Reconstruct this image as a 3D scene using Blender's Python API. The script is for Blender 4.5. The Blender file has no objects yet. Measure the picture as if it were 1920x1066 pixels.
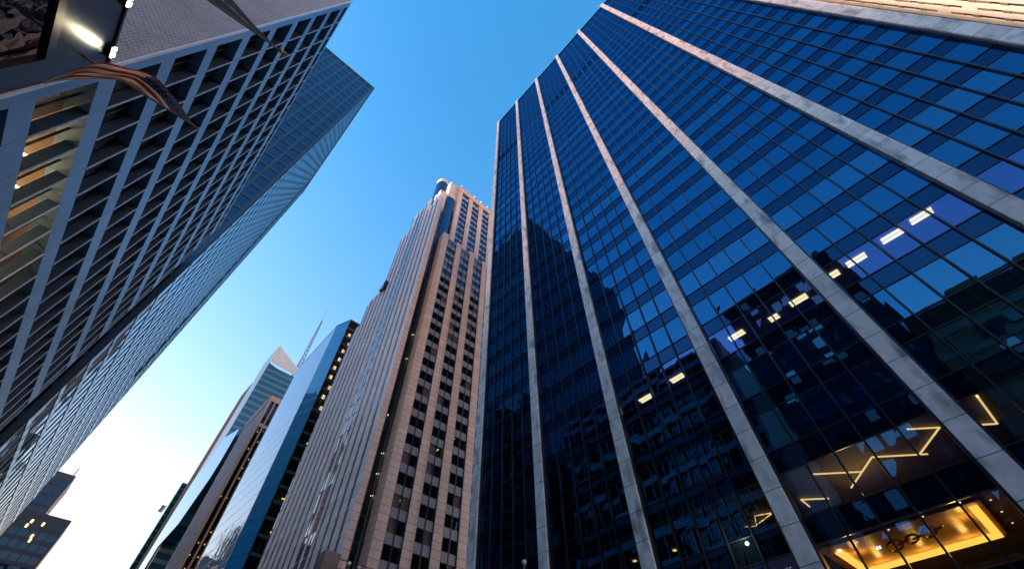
import bpy, bmesh, math, random
from mathutils import Vector, Matrix
random.seed(7)
sc = bpy.context.scene
COL = sc.collection

# ------------------------------------------------------------------ camera
# world: +Y runs down the avenue, +X towards the marble-and-glass tower, camera stands at eye height
F_PX = 800.70
RX = Vector((0.73241369, -0.53882224, -0.41622204))
RY = Vector((-0.68082434, -0.58583836, -0.4396267))
RZ = Vector((-0.00695819, 0.60536271, -0.79591933))
CAM = Vector((0, 0, 1.6))
cam_d = bpy.data.cameras.new('camera'); cam = bpy.data.objects.new('camera', cam_d); COL.objects.link(cam)
cam_d.sensor_width = 36; cam_d.lens = F_PX / 1920 * 36
cam_d.clip_start = 0.1; cam_d.clip_end = 6000
M = Matrix((RX, RY, RZ)).to_4x4(); M.translation = CAM
cam.matrix_world = M
sc.camera = cam

# ------------------------------------------------------------------ sky, sun, exposure
SUN_EL = math.radians(10); SUN_AZ = math.atan2(-0.80, 0.60)      # low sun, beyond the left hand blocks
w = bpy.data.worlds.new('World'); sc.world = w; w.use_nodes = True
nt = w.node_tree; nt.nodes.clear()
wo = nt.nodes.new('ShaderNodeOutputWorld'); bg = nt.nodes.new('ShaderNodeBackground')
sky = nt.nodes.new('ShaderNodeTexSky'); sky.sky_type = 'NISHITA'; sky.sun_disc = False
sky.sun_elevation = SUN_EL; sky.sun_rotation = SUN_AZ
sky.air_density = 2.0; sky.dust_density = 0.5; sky.ozone_density = 3.0; sky.altitude = 50
hsv = nt.nodes.new('ShaderNodeHueSaturation'); hsv.inputs['Saturation'].default_value = 1.57
nt.links.new(sky.outputs[0], hsv.inputs['Color']); wb = nt.nodes.new('ShaderNodeMixRGB'); wb.blend_type = 'MULTIPLY'; wb.inputs[0].default_value = 1
wb.inputs[2].default_value = (1.03, .53, .59, 1)          # the photograph's white balance
gm = nt.nodes.new('ShaderNodeGamma'); gm.inputs[1].default_value = 1.05
nt.links.new(hsv.outputs[0], gm.inputs[0]); nt.links.new(gm.outputs[0], wb.inputs[1]); nt.links.new(wb.outputs[0], bg.inputs[0])
bg.inputs[1].default_value = 0.15
nt.links.new(bg.outputs[0], wo.inputs[0])
sd = bpy.data.lights.new('sun', 'SUN'); so = bpy.data.objects.new('sun', sd); COL.objects.link(so)
sd.energy = 2.0; sd.angle = math.radians(0.5); sd.color = (1, 0.87, 0.74)
sdir = Vector((math.sin(SUN_AZ) * math.cos(SUN_EL), math.cos(SUN_AZ) * math.cos(SUN_EL), math.sin(SUN_EL)))
so.rotation_euler = (-sdir).to_track_quat('-Z', 'Y').to_euler()
sc.view_settings.view_transform = 'Standard'; sc.view_settings.look = 'None'
sc.view_settings.exposure = 2.9; sc.view_settings.gamma = 1.0
cy = sc.cycles
cy.max_bounces = 7; cy.diffuse_bounces = 4; cy.glossy_bounces = 4; cy.transparent_max_bounces = 12
cy.transmission_bounces = 4; cy.sample_clamp_indirect = 6; cy.sample_clamp_direct = 0

# ------------------------------------------------------------------ projection helpers (to pick which windows show largest)
def project(p):
    d = Vector(p) - CAM
    x = d.x * RX.x + d.y * RY.x + d.z * RZ.x
    y = d.x * RX.y + d.y * RY.y + d.z * RZ.y
    z = d.x * RX.z + d.y * RY.z + d.z * RZ.z
    if z > -0.05: return None
    return (960 + F_PX * x / -z, 533 - F_PX * y / -z)
def ray(px, py):
    c = Vector((px - 960, -(py - 533), -F_PX))
    return Vector((RX.dot(c), RY.dot(c), RZ.dot(c)))
def shown(quad):
    """projected area of a quad, counting only what falls in the picture"""
    pts = [project(p) for p in quad]
    if any(p is None for p in pts): return 0
    cxm = sum(p[0] for p in pts) / 4; cym = sum(p[1] for p in pts) / 4
    if not (-20 < cxm < 1940 and -20 < cym < 1086): return 0
    a = 0
    for i in range(4):
        x0, y0 = pts[i]; x1, y1 = pts[(i + 1) % 4]; a += x0 * y1 - x1 * y0
    return abs(a) / 2

# ------------------------------------------------------------------ materials
def new_mat(name):
    m = bpy.data.materials.new(name); m.use_nodes = True
    n = m.node_tree; n.nodes.clear()
    out = n.nodes.new('ShaderNodeOutputMaterial')
    return m, n, out
def pmat(name, col, rough=.5, metal=0, noise=.12, nscale=1.5, joints=None, bump=0, stain=0, coat=0):
    """principled with broad tonal variation; joints = (axis, period, width, darkness) list cut as grooves in the colour"""
    m, n, out = new_mat(name); L = n.links.new
    b = n.nodes.new('ShaderNodeBsdfPrincipled'); L(b.outputs[0], out.inputs[0])
    b.inputs['Roughness'].default_value = rough; b.inputs['Metallic'].default_value = metal
    b.inputs['Coat Weight'].default_value = coat
    g = n.nodes.new('ShaderNodeNewGeometry')
    no = n.nodes.new('ShaderNodeTexNoise'); no.inputs['Scale'].default_value = nscale; no.inputs['Detail'].default_value = 6
    no.inputs['Roughness'].default_value = .65
    L(g.outputs['Position'], no.inputs['Vector'])
    r = n.nodes.new('ShaderNodeValToRGB')
    r.color_ramp.elements[0].position = .3; r.color_ramp.elements[1].position = .7
    r.color_ramp.elements[0].color = (*[c * (1 - noise) for c in col], 1)
    r.color_ramp.elements[1].color = (*[min(1, c * (1 + noise)) for c in col], 1)
    L(no.outputs['Fac'], r.inputs[0]); cur = r.outputs[0]
    if stain:
        n2 = n.nodes.new('ShaderNodeTexNoise'); n2.inputs['Scale'].default_value = .55; n2.inputs['Detail'].default_value = 4
        mp = n.nodes.new('ShaderNodeMapping'); mp.inputs['Scale'].default_value = (1, 2.2, .8)
        L(g.outputs['Position'], mp.inputs[0]); L(mp.outputs[0], n2.inputs['Vector'])
        r2 = n.nodes.new('ShaderNodeValToRGB'); r2.color_ramp.elements[0].position = .52; r2.color_ramp.elements[1].position = .72
        r2.color_ramp.elements[0].color = (0, 0, 0, 1); r2.color_ramp.elements[1].color = (stain, stain, stain, 1)
        L(n2.outputs['Fac'], r2.inputs[0])
        mx = n.nodes.new('ShaderNodeMixRGB'); mx.inputs[2].default_value = (.10, .12, .15, 1)
        L(r2.outputs[0], mx.inputs[0]); L(cur, mx.inputs[1]); cur = mx.outputs[0]
    if joints:
        sp = n.nodes.new('ShaderNodeSeparateXYZ'); L(g.outputs['Position'], sp.inputs[0])
        for ax, per, wd, dark in joints:
            off = 0
            if isinstance(per, tuple): per, off = per
            a = n.nodes.new('ShaderNodeMath'); a.operation = 'SUBTRACT'; a.inputs[1].default_value = off
            L(sp.outputs[ax], a.inputs[0])
            q = n.nodes.new('ShaderNodeMath'); q.operation = 'PINGPONG'; q.inputs[1].default_value = per / 2
            L(a.outputs[0], q.inputs[0])
            c = n.nodes.new('ShaderNodeMath'); c.operation = 'LESS_THAN'; c.inputs[1].default_value = wd / 2
            L(q.outputs[0], c.inputs[0])
            s = n.nodes.new('ShaderNodeMath'); s.operation = 'MULTIPLY'; s.inputs[1].default_value = dark; L(c.outputs[0], s.inputs[0])
            mx = n.nodes.new('ShaderNodeMixRGB'); mx.inputs[2].default_value = (.02, .02, .022, 1)
            L(s.outputs[0], mx.inputs[0]); L(cur, mx.inputs[1]); cur = mx.outputs[0]
            # slabs differ a little from one to the next
            fl = n.nodes.new('ShaderNodeMath'); fl.operation = 'DIVIDE'; fl.inputs[1].default_value = per; L(a.outputs[0], fl.inputs[0])
            f2 = n.nodes.new('ShaderNodeMath'); f2.operation = 'FLOOR'; L(fl.outputs[0], f2.inputs[0])
            wn = n.nodes.new('ShaderNodeTexWhiteNoise'); wn.noise_dimensions = '1D'; L(f2.outputs[0], wn.inputs['W'])
            mr = n.nodes.new('ShaderNodeMapRange'); mr.inputs[3].default_value = .88; mr.inputs[4].default_value = 1.08; L(wn.outputs[0], mr.inputs[0])
            vm = n.nodes.new('ShaderNodeVectorMath'); vm.operation = 'SCALE'; L(cur, vm.inputs[0]); L(mr.outputs[0], vm.inputs['Scale']); cur = vm.outputs[0]
    L(cur, b.inputs['Base Color'])
    if bump:
        bp = n.nodes.new('ShaderNodeBump'); bp.inputs['Strength'].default_value = bump; bp.inputs['Distance'].default_value = .02
        L(no.outputs['Fac'], bp.inputs['Height']); L(bp.outputs[0], b.inputs['Normal'])
    return m
def glass(name, tint=(.5, .72, 1), ior=1.9, see=.0, back=(.006, .008, .012), wav=.02, wscale=.35, rough=.0):
    """tinted reflecting glass; see = how much of what is behind shows"""
    m, n, out = new_mat(name); L = n.links.new
    gl = n.nodes.new('ShaderNodeBsdfGlossy'); gl.inputs['Color'].default_value = (*tint, 1); gl.inputs['Roughness'].default_value = rough
    fr = n.nodes.new('ShaderNodeFresnel'); fr.inputs['IOR'].default_value = ior
    g = n.nodes.new('ShaderNodeNewGeometry')
    no = n.nodes.new('ShaderNodeTexNoise'); no.inputs['Scale'].default_value = wscale; no.inputs['Detail'].default_value = 1
    L(g.outputs['Position'], no.inputs['Vector'])
    bp = n.nodes.new('ShaderNodeBump'); bp.inputs['Strength'].default_value = 1; bp.inputs['Distance'].default_value = wav
    L(no.outputs['Fac'], bp.inputs['Height']); L(bp.outputs[0], gl.inputs['Normal'])
    df = n.nodes.new('ShaderNodeBsdfDiffuse'); df.inputs['Color'].default_value = (*back, 1)
    if see:
        tr = n.nodes.new('ShaderNodeBsdfTransparent'); tr.inputs['Color'].default_value = (see * .8, see * .92, see, 1) if see < .6 else (see, see, see, 1)
        base = tr.outputs[0]
    else: base = df.outputs[0]
    mx = n.nodes.new('ShaderNodeMixShader'); L(fr.outputs[0], mx.inputs[0]); L(base, mx.inputs[1]); L(gl.outputs[0], mx.inputs[2])
    L(mx.outputs[0], out.inputs[0])
    return m
def emis(name, col, s):
    m, n, out = new_mat(name)
    e = n.nodes.new('ShaderNodeEmission'); e.inputs[0].default_value = (*col, 1); e.inputs[1].default_value = s
    n.links.new(e.outputs[0], out.inputs[0]); return m

MARBLE = pmat('marble', (.80, .92, .95), .42, noise=.2, nscale=1.3, joints=[(2, (1.867, .60), .04, .9)], stain=.75)
CHROME = pmat('dark_metal', (.05, .055, .065), .35, .7, noise=.2, nscale=3)
MULLION = pmat('mullion_metal', (.012, .022, .035), .35, .3, noise=.15, nscale=2)
VISION = glass('vision_glass', (.10, .42, .85), 2.3, see=.2, wav=.010, wscale=.30)
VIS = [glass('vision_glass_%d' % i, t, 2.8, see=.34, wav=.012, wscale=.30) for i, t in enumerate([(.05,.40,.84), (.09,.52,1.0), (.06,.43,.90), (.17,.40,1.0)])]
SPANDREL = glass('spandrel_glass', (.06, .27, .62), 2.1, back=(.002, .004, .008), wav=.006)
CEILING = pmat('office_ceiling', (.16, .12, .09), .8, noise=.1)
INNER = pmat('office_wall', (.07, .055, .045), .8, noise=.3, nscale=.4)
LAMP = emis('ceiling_lamp', (1, .80, .45), .6)
LAMP2 = emis('warm_lamp', (1, .62, .22), .5)
GOLD = emis('gold_cove', (1, .46, .06), .8)
ZIG = emis('line_lamp', (1, .62, .22), .5)
ASPHALT = pmat('asphalt', (.05, .05, .052), .9, noise=.2, nscale=2)
PAVE = pmat('pavement_concrete', (.45, .44, .42), .85, noise=.12, joints=[(0, 1.5, .02, .7), (1, 1.5, .02, .7)])

# ------------------------------------------------------------------ mesh helpers
class MB:
    def __init__(s): s.v = []; s.f = []
    def box(s, x0, x1, y0, y1, z0, z1):
        i = len(s.v)
        s.v += [(x0,y0,z0),(x1,y0,z0),(x1,y1,z0),(x0,y1,z0),(x0,y0,z1),(x1,y0,z1),(x1,y1,z1),(x0,y1,z1)]
        s.f += [(i,i+3,i+2,i+1),(i+4,i+5,i+6,i+7),(i,i+1,i+5,i+4),(i+1,i+2,i+6,i+5),(i+2,i+3,i+7,i+6),(i+3,i,i+4,i+7)]
    def quad(s, q): i = len(s.v); s.v += [tuple(p) for p in q]; s.f.append((i, i+1, i+2, i+3))
    def tube(s, a, b, r, n=8, r2=None):
        a, b = Vector(a), Vector(b); r2 = r if r2 is None else r2
        d = (b - a).normalized(); t = d.orthogonal().normalized(); u = d.cross(t); i = len(s.v)
        for k in range(n):
            c, q = math.cos(2*math.pi*k/n), math.sin(2*math.pi*k/n)
            s.v.append(tuple(a + (t*c + u*q)*r)); s.v.append(tuple(b + (t*c + u*q)*r2))
        for k in range(n):
            j = (k+1) % n; s.f.append((i+2*k, i+2*j, i+2*j+1, i+2*k+1))
        s.f.append(tuple(i+2*k for k in reversed(range(n)))); s.f.append(tuple(i+2*k+1 for k in range(n)))
    def prism(s, poly, x0, x1, axis=0):
        """polygon in the plane across `axis`, thickened from x0 to x1"""
        i = len(s.v); n = len(poly)
        for x in (x0, x1):
            for a, b in poly:
                s.v.append((x, a, b) if axis == 0 else ((a, x, b) if axis == 1 else (a, b, x)))
        s.f.append(tuple(range(i, i+n))); s.f.append(tuple(reversed(range(i+n, i+2*n))))
        for k in range(n): j = (k+1) % n; s.f.append((i+k, i+j, i+n+j, i+n+k))
    def ball(s, c, r, n=10):
        i = len(s.v); c = Vector(c)
        for a in range(1, n):
            for b in range(n*2):
                th = math.pi*a/n; ph = math.pi*b/n
                s.v.append(tuple(c + Vector((math.sin(th)*math.cos(ph), math.sin(th)*math.sin(ph), math.cos(th)))*r))
        for a in range(n-2):
            for b in range(n*2):
                q = (b+1) % (n*2); s.f.append((i+a*2*n+b, i+(a+1)*2*n+b, i+(a+1)*2*n+q, i+a*2*n+q))
        s.f.append(tuple(i+b for b in range(2*n))); s.f.append(tuple(i+(n-2)*2*n+b for b in reversed(range(2*n))))
    def ring(s, c, ax, R, r, n=28, m=8):
        c = Vector(c); ax = Vector(ax).normalized(); t = ax.orthogonal().normalized(); u = ax.cross(t); i = len(s.v)
        for a in range(n):
            d = t*math.cos(2*math.pi*a/n) + u*math.sin(2*math.pi*a/n)
            for b in range(m):
                s.v.append(tuple(c + d*(R + r*math.cos(2*math.pi*b/m)) + ax*r*math.sin(2*math.pi*b/m)))
        for a in range(n):
            for b in range(m):
                p, q = (a+1) % n, (b+1) % m; s.f.append((i+a*m+b, i+p*m+b, i+p*m+q, i+a*m+q))
    def build(s, name, mat, parent=None, smooth=False, fix=True):
        me = bpy.data.meshes.new(name); me.from_pydata(s.v, [], s.f)
        if smooth: me.shade_smooth()
        if fix: bm = bmesh.new(); bm.from_mesh(me); bmesh.ops.recalc_face_normals(bm, faces=bm.faces); bm.to_mesh(me); bm.free()
        me.materials.append(mat)
        o = bpy.data.objects.new(name, me); COL.objects.link(o)
        if parent: o.parent = parent
        return o
def thing(name, label, cat, group=None, kind=None):
    o = bpy.data.objects.new(name, None); COL.objects.link(o); o.empty_display_size = 1
    o['label'] = label; o['category'] = cat
    if group: o['group'] = group
    if kind: o['kind'] = kind
    return o
def tag(o, label, cat, group=None):
    o['label'] = label; o['category'] = cat
    if group: o['group'] = group
    return o
def structure(name, mb, mat):
    o = mb.build(name, mat); o['kind'] = 'structure'; return o

class Windows:
    """collects the panes of one building; the hundred that show largest become parts, the others one stuff part"""
    def __init__(s, root, name='window', limit=100, jitter=.004): s.r = root; s.q = []; s.n = name; s.lim = limit; s.j = jitter
    def add(s, quad, mat):
        q = [Vector(p) for p in quad]; c = sum(q, Vector()) / 4
        if (q[1]-q[0]).cross(q[2]-q[0]).dot(CAM - c) < 0: quad = quad[::-1]      # outside of the pane = the street side
        s.q.append((quad, mat))
    def x(s, x, y0, y1, z0, z1, mat):
        j = lambda: random.uniform(-s.j, s.j)
        s.add([(x+j(), y0, z0), (x+j(), y1, z0), (x+j(), y1, z1), (x+j(), y0, z1)], mat)
    def y(s, y, x0, x1, z0, z1, mat):
        j = lambda: random.uniform(-s.j, s.j)
        s.add([(x0, y+j(), z0), (x1, y+j(), z0), (x1, y+j(), z1), (x0, y+j(), z1)], mat)
    def done(s):
        a = sorted(s.q, key=lambda t: -shown(t[0]))
        one = [t for t in a[:s.lim] if shown(t[0]) > 6]
        rest = a[len(one):]
        for q, m in one:
            mb = MB(); mb.quad(q); mb.build(s.n, m, s.r, fix=False)
        by = {}
        for q, m in rest: by.setdefault(m.name, (m, MB()))[1].quad(q)
        if by:
            me = bpy.data.meshes.new(s.n); vs = []; fs = []; mi = []
            for k, (m, mb) in enumerate(by.values()):
                o = len(vs); vs += mb.v; fs += [tuple(i+o for i in f) for f in mb.f]; mi += [k]*len(mb.f); me.materials.append(m)
            me.from_pydata(vs, [], fs); me.polygons.foreach_set('material_index', mi)
            ob = bpy.data.objects.new(s.n, me); COL.objects.link(ob); ob.parent = s.r; ob['kind'] = 'stuff'

# ------------------------------------------------------------------ setting
g = MB(); g.box(-3000, 3000, -3000, 3000, -.5, -.004); structure('ground', g, ASPHALT)
g = MB(); g.box(-4.5, 19.5, -600, 1500, 0, .004); structure('road', g, ASPHALT)
for a, b in ((-60, -4.5), (19.5, 80)):
    g = MB(); g.box(a, b, -600, 1500, 0, .14); structure('pavement', g, PAVE)
lm = pmat('road_paint', (.75, .75, .72), .7)
for x in (1.5, 7.5, 13.5):
    g = MB()
    for k in range(-20, 60): g.box(x-.07, x+.07, k*12, k*12+3, .005, .009)
    structure('road_marking', g, lm)

# ================================================================== 1. marble-and-glass tower on the right
T = thing('glass_tower', 'huge blue glass office tower with pale marble pillars climbing its front', 'building')
XG = 27.45; PC = [34.42 - 9.02*k for k in range(7)]; ZT = 149.6
for i, c in enumerate(PC):
    mb = MB(); mb.box(27.0, XG+.2, c-.49, c+.49, 0, ZT+1.0)
    mb.build('pillar', MARBLE, T)
    mb = MB(); mb.box(27.18, XG+.15, c-.63, c-.49, 0, ZT); mb.box(27.18, XG+.15, c+.49, c+.63, 0, ZT); mb.build('pillar_trim', CHROME, T)
Y0, Y1 = PC[-1]-.49, PC[0]+.49
W = Windows(T, jitter=.011)
SB = lambda k: 33.13 + 3.73*k
ks = range(-8, 32)
muls = []
for b in range(6):
    cm = (PC[b] + PC[b+1]) / 2
    for d in (-2.34, -.78, .78, 2.34): muls.append((b, cm+d))
for b, y in muls:
    mb = MB(); mb.box(XG-.16, XG+.03, y-.045, y+.045, 4, ZT-.2); mb.build('mullion', MULLION, T)
for k in ks:
    z0, z1 = SB(k), SB(k)+1.31
    if z1 > ZT: break
    mb = MB()
    for b in range(6):
        lo, hi = PC[b+1]+.63, PC[b]-.63
        mb.box(XG-.05, XG+.05, lo, hi, z0-.03, z0+.03); mb.box(XG-.05, XG+.05, lo, hi, z1-.03, z1+.03)
    mb.build('transom', MULLION, T)
    mb = MB(); mb.box(XG+.06, XG+9, Y0+.1, Y1-.1, z0+.02, z1-.25); mb.build('floor_slab', CEILING, T)
    for b in range(6):
        lo, hi = PC[b+1]+.63, PC[b]-.63
        cm = (PC[b] + PC[b+1]) / 2; e = [lo, cm-2.34, cm-.78, cm+.78, cm+2.34, hi]
        for q in range(5):
            W.x(XG, e[q], e[q+1], z1+.04, min(SB(k+1)-.04, ZT-.3), VIS[(0, 2, 0, 2, 2, 0, 2, 1)[(k*3) % 8] if k > -1 else (1, 3, 2, 1)[k % 4] if random.random() < .9 else random.randrange(4)])
sp = Windows(T, 'spandrel_panel', jitter=.003)
for k in ks:
    z0, z1 = SB(k), SB(k)+1.31
    if z1 > ZT: break
    for b in range(6):
        lo, hi = PC[b+1]+.63, PC[b]-.63
        cm = (PC[b] + PC[b+1]) / 2; e = [lo, cm-2.34, cm-.78, cm+.78, cm+2.34, hi]
        for q in range(5): sp.x(XG+.01, e[q], e[q+1], z0+.04, z1-.04, SPANDREL)
W.done(); sp.done()
mb = MB(); mb.box(XG+9, XG+45, Y0, Y1, 0, ZT-2); mb.box(XG+.1, XG+9, Y0, Y0+.1, 0, ZT-2); mb.box(XG+.1, XG+9, Y1-.1, Y1, 0, ZT-2); mb.build('core_wall', INNER, T)
mb = MB(); mb.box(XG-.2, XG+45, Y0+.5, Y1-.5, ZT-.25, ZT+.15); mb.build('roof', CHROME, T)
# louvre slots of the plant floors
mb = MB()
for b in (0, 2, 3, 5):
    cm = (PC[b] + PC[b+1]) / 2
    for d in (-3.12, -1.56, 0, 1.56, 3.12):
        for e in (-.3, .25): mb.box(XG-.06, XG-.02, cm+d+e-.17, cm+d+e+.17, SB(21)+1.5, SB(21)+3.4)
mb.build('louvre', emis('black', (0, 0, 0), 0), T)
# office lamps on one ceiling row
for px, py in [(1727,405),(1672,442),(1605,487),(1563,514),(1497,562),(1451,595),(1381,628),(1270,708),(1211,746),(1867,310)]:
    zc = SB(-2) - .02 if px < 1800 else SB(-1) - .02
    d = ray(px, py); p = CAM + d * ((zc - 1.6) / d.z)
    mb = MB()
    ln = .62 if px not in (1563, 1451) else .35
    for e in (-.17, .17): mb.box(p.x+e-.12, p.x+e+.12, p.y-ln, p.y+ln, zc-.05, zc+.0)
    mb.build('ceiling_light', LAMP, T)
for px, py, k in [(1070,1020,-4),(1190,1050,-5),(1340,800,-3),(1285,830,-3),(1382,745,-2),(1490,915,-4),(1265,1030,-5),(1560,770,-3)]:
    zc = SB(k)-.02; d = ray(px, py); p = CAM + d * ((zc - 1.6) / d.z)
    mb = MB(); mb.box(p.x-.12, p.x+.12, p.y-.12, p.y+.12, zc-.05, zc); mb.build('ceiling_light', LAMP2, T)
# zigzag strip light
def onz(px, py, z): d = ray(px, py); return CAM + d * ((z - 1.6) / d.z)
zc = SB(-5) - .12
def gp(x, y): return onz(1300 + x/2.913, 700 + y/2.913, zc)
mb = MB()
for a, b in [((635,725),(588,687)),((588,687),(740,680)),((655,548),(915,535)),((862,622),(975,455)),((975,455),(1280,438)),((1235,440),(1345,293)),((1345,293),(1168,303))]:
    mb.tube(gp(*a), gp(*b), .045, 6)
tag(mb.build('strip_light', ZIG), 'zigzag line of warm strip lights on a ceiling behind the glass', 'light')
mb = MB()
for a, b in [((1550,122),(1660,272)),((1660,272),(1562,279))]: mb.tube(gp(*a), gp(*b), .05, 6)
tag(mb.build('strip_light', ZIG), 'short bent strip light right of the widest marble pillar', 'light')
mb = MB()
for a, b in [((275,835),(345,830)),((345,830),(335,775)),((335,775),(425,760)),((345,825),(425,765))]: mb.tube(gp(*a), gp(*b), .035, 6)
tag(mb.build('strip_light', ZIG), 'small triangular strip light beside the lit leafy wall', 'light')
# golden cove ceiling with chandelier
zc2 = SB(-6) - .1
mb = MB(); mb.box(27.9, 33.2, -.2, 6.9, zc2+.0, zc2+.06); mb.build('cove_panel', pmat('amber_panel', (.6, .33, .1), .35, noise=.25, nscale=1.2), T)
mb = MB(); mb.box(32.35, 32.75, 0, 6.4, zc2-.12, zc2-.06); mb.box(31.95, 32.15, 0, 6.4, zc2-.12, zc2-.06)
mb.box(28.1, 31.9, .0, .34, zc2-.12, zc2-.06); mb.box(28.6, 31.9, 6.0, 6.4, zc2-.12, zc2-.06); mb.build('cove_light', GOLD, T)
brass = pmat('brass', (.35, .2, .07), .25, .9)
ch = thing('chandelier', 'chain of dark brass rings hanging under the golden lit ceiling', 'chandelier')
for i in range(6):
    t = i/5; c = onz(1678 + 80*t, 1022 - 32*t, zc2-.3)
    mb = MB(); mb.ring(c, (.3*(-1)**i, .2, 1), .36 - .04*(i % 3), .05, 24, 6); mb.build('ring', brass, ch)
mb = MB(); c = onz(1715, 1005, zc2-.35); mb.tube(c, c+Vector((0, 0, .34)), .015, 6); mb.build('rod', brass, ch)
for px, py in [(1857,936),(1878,958),(1898,979),(1799,941),(1730,967),(1666,992),(1607,1015)]:
    p = onz(px, py, zc2-.01); mb = MB(); mb.tube(p, p-Vector((0, 0, .02)), .045, 8); mb.build('downlight', LAMP, T)
for x, y in ((31.8, 1.2), (31.8, 3.2), (31.8, 5.2), (29.6, 5.6), (29.2, .7)):
    ld = bpy.data.lights.new('cove_lamp', 'POINT'); ld.energy = 11; ld.color = (1, .50, .10); ld.shadow_soft_size = .15
    lo = bpy.data.objects.new('cove_lamp', ld); COL.objects.link(lo); lo.location = (x, y, zc2-.45)
# planted wall
gr = MB(); rnd = random.Random(3)
base = onz(1385, 985, SB(-5)-1.6)
for i in range(1500):
    c = base + Vector((rnd.uniform(0, .5), rnd.gauss(0, .75), rnd.gauss(0, .55)))
    a = Vector((rnd.gauss(0,1), rnd.gauss(0,1), rnd.gauss(0,1))).normalized()*.07; b = a.orthogonal().normalized()*.04
    gr.quad([c-a, c+b, c+a, c-b])
tag(gr.build('planted_wall', pmat('leaf', (.16, .17, .03), .6)), 'lit green and yellow leafy wall behind the glass beside the third pillar', 'plant')
ld = bpy.data.lights.new('planter_lamp', 'POINT'); ld.energy = 12; ld.color = (1, .75, .3); ld.shadow_soft_size = .1
lo = bpy.data.objects.new('planter_lamp', ld); COL.objects.link(lo); lo.location = base + Vector((-.8, 0, -.9))
ld = bpy.data.lights.new('lounge_lamp', 'POINT'); ld.energy = 30; ld.color = (1, .6, .25); ld.shadow_soft_size = .2
lo = bpy.data.objects.new('lounge_lamp', ld); COL.objects.link(lo); lo.location = (30, 3.5, 13.0)

# ================================================================== 2. banded block on the left (deep fins, flush bands)
L = thing('banded_office_block', 'steel blue office block with flush pale bands and deep window fins', 'building')
PANEL = pmat('pale_metal_panel', (.17, .33, .52), .38, .35, noise=.08, nscale=.7, joints=[(1, (2.01, .72), .03, .75)])
PANELV = pmat('pale_corner_panel', (.17, .33, .52), .38, .35, noise=.08, nscale=.7, joints=[(2, (4.15, .35), .03, .75)])
FIN = pmat('fin_metal', (.045, .09, .16), .4, .4, noise=.12, nscale=1.2)
FINEDGE = pmat('fin_edge', (.45, .56, .68), .3, .5)
LG = glass('block_glass', (.45, .65, .95), 2.0, see=.3, wav=.035, wscale=.8)
LG2 = glass('lit_room_glass', (.45, .65, .95), 1.45, see=.8, wav=.02, wscale=.8)
XL = -10.0; LB = 14.25; LE = 52.4; ZL = 57.5; DP = .56
bands = [0.75 + 4.15*i for i in range(0, 14)]
mb = MB()
for z in bands:
    if z + 1.1 < ZL: mb.box(XL-.9, XL, LB+.7, LE-.12, z, z+1.1)
mb.build('band', PANEL, L)
mb = MB(); mb.box(XL-.9, XL+.005, LB, LB+.7, 0, ZL); mb.box(XL-.9, XL+.005, LE-.12, LE, 0, ZL); mb.box(XL-.9, XL+.003, LB+.7, LE-.12, ZL-.45, ZL); mb.build('corner_panel', PANELV, L)
mb = MB(); mb.box(XL-.02, XL+.05, LB-.05, LB+.12, 0, ZL+.05); mb.build('corner_trim', pmat('white_trim', (.8, .82, .86), .3, .3), L)
fy = []; y = LB+.62
while y < LE-1: fy.append(y); y += 2.01
for y in fy[1:]:
    mb = MB()
    for i, z in enumerate(bands):
        zt = bands[i+1] if i+1 < len(bands) else ZL-.45
        if z > ZL: break
        mb.box(XL-.53, XL-.03, y-.04, y+.04, z+1.1, zt)
    mb.build('fin', FIN, L)
    mb = MB()
    for i, z in enumerate(bands):
        zt = bands[i+1] if i+1 < len(bands) else ZL-.45
        if z > ZL: break
        mb.box(XL-.03, XL+.02, y-.045, y+.045, z+1.1, zt)
    mb.build('fin_edge', FINEDGE, L)
W = Windows(L, jitter=.01)
fr = MB()
for i, z in enumerate(bands):
    zt = bands[i+1] if i+1 < len(bands) else ZL-.45
    for j, y in enumerate(fy):
        y2 = fy[j+1]-.05 if j+1 < len(fy) else LE-.12
        W.x(XL-DP, y+.05, y2, z+1.1, zt, LG2 if i == 4 and j > 0 and j < 7 else LG)
        fr.box(XL-DP+.01, XL-DP+.09, y+.05, y2, z+1.75, z+1.83)
        fr.box(XL-DP+.01, XL-DP+.10, y+1.2, y+1.27, z+1.1, zt)
W.done(); fr.build('window_frame', CHROME, L)
mb = MB()
for z in bands: mb.box(XL-8, XL-.95, LB+.3, LE-.3, z+.1, z+.9)
mb.build('floor_slab', pmat('block_ceiling', (.2, .16, .12), .8), L)
mb = MB(); mb.box(XL-60, XL-8, LB+.1, LE-.1, 0, ZL-.2); mb.build('core_wall', INNER, L)
mb = MB(); mb.box(XL-60, XL-.9, LB+.3, LE-.3, ZL-.3, ZL); mb.build('roof', CHROME, L)
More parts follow.
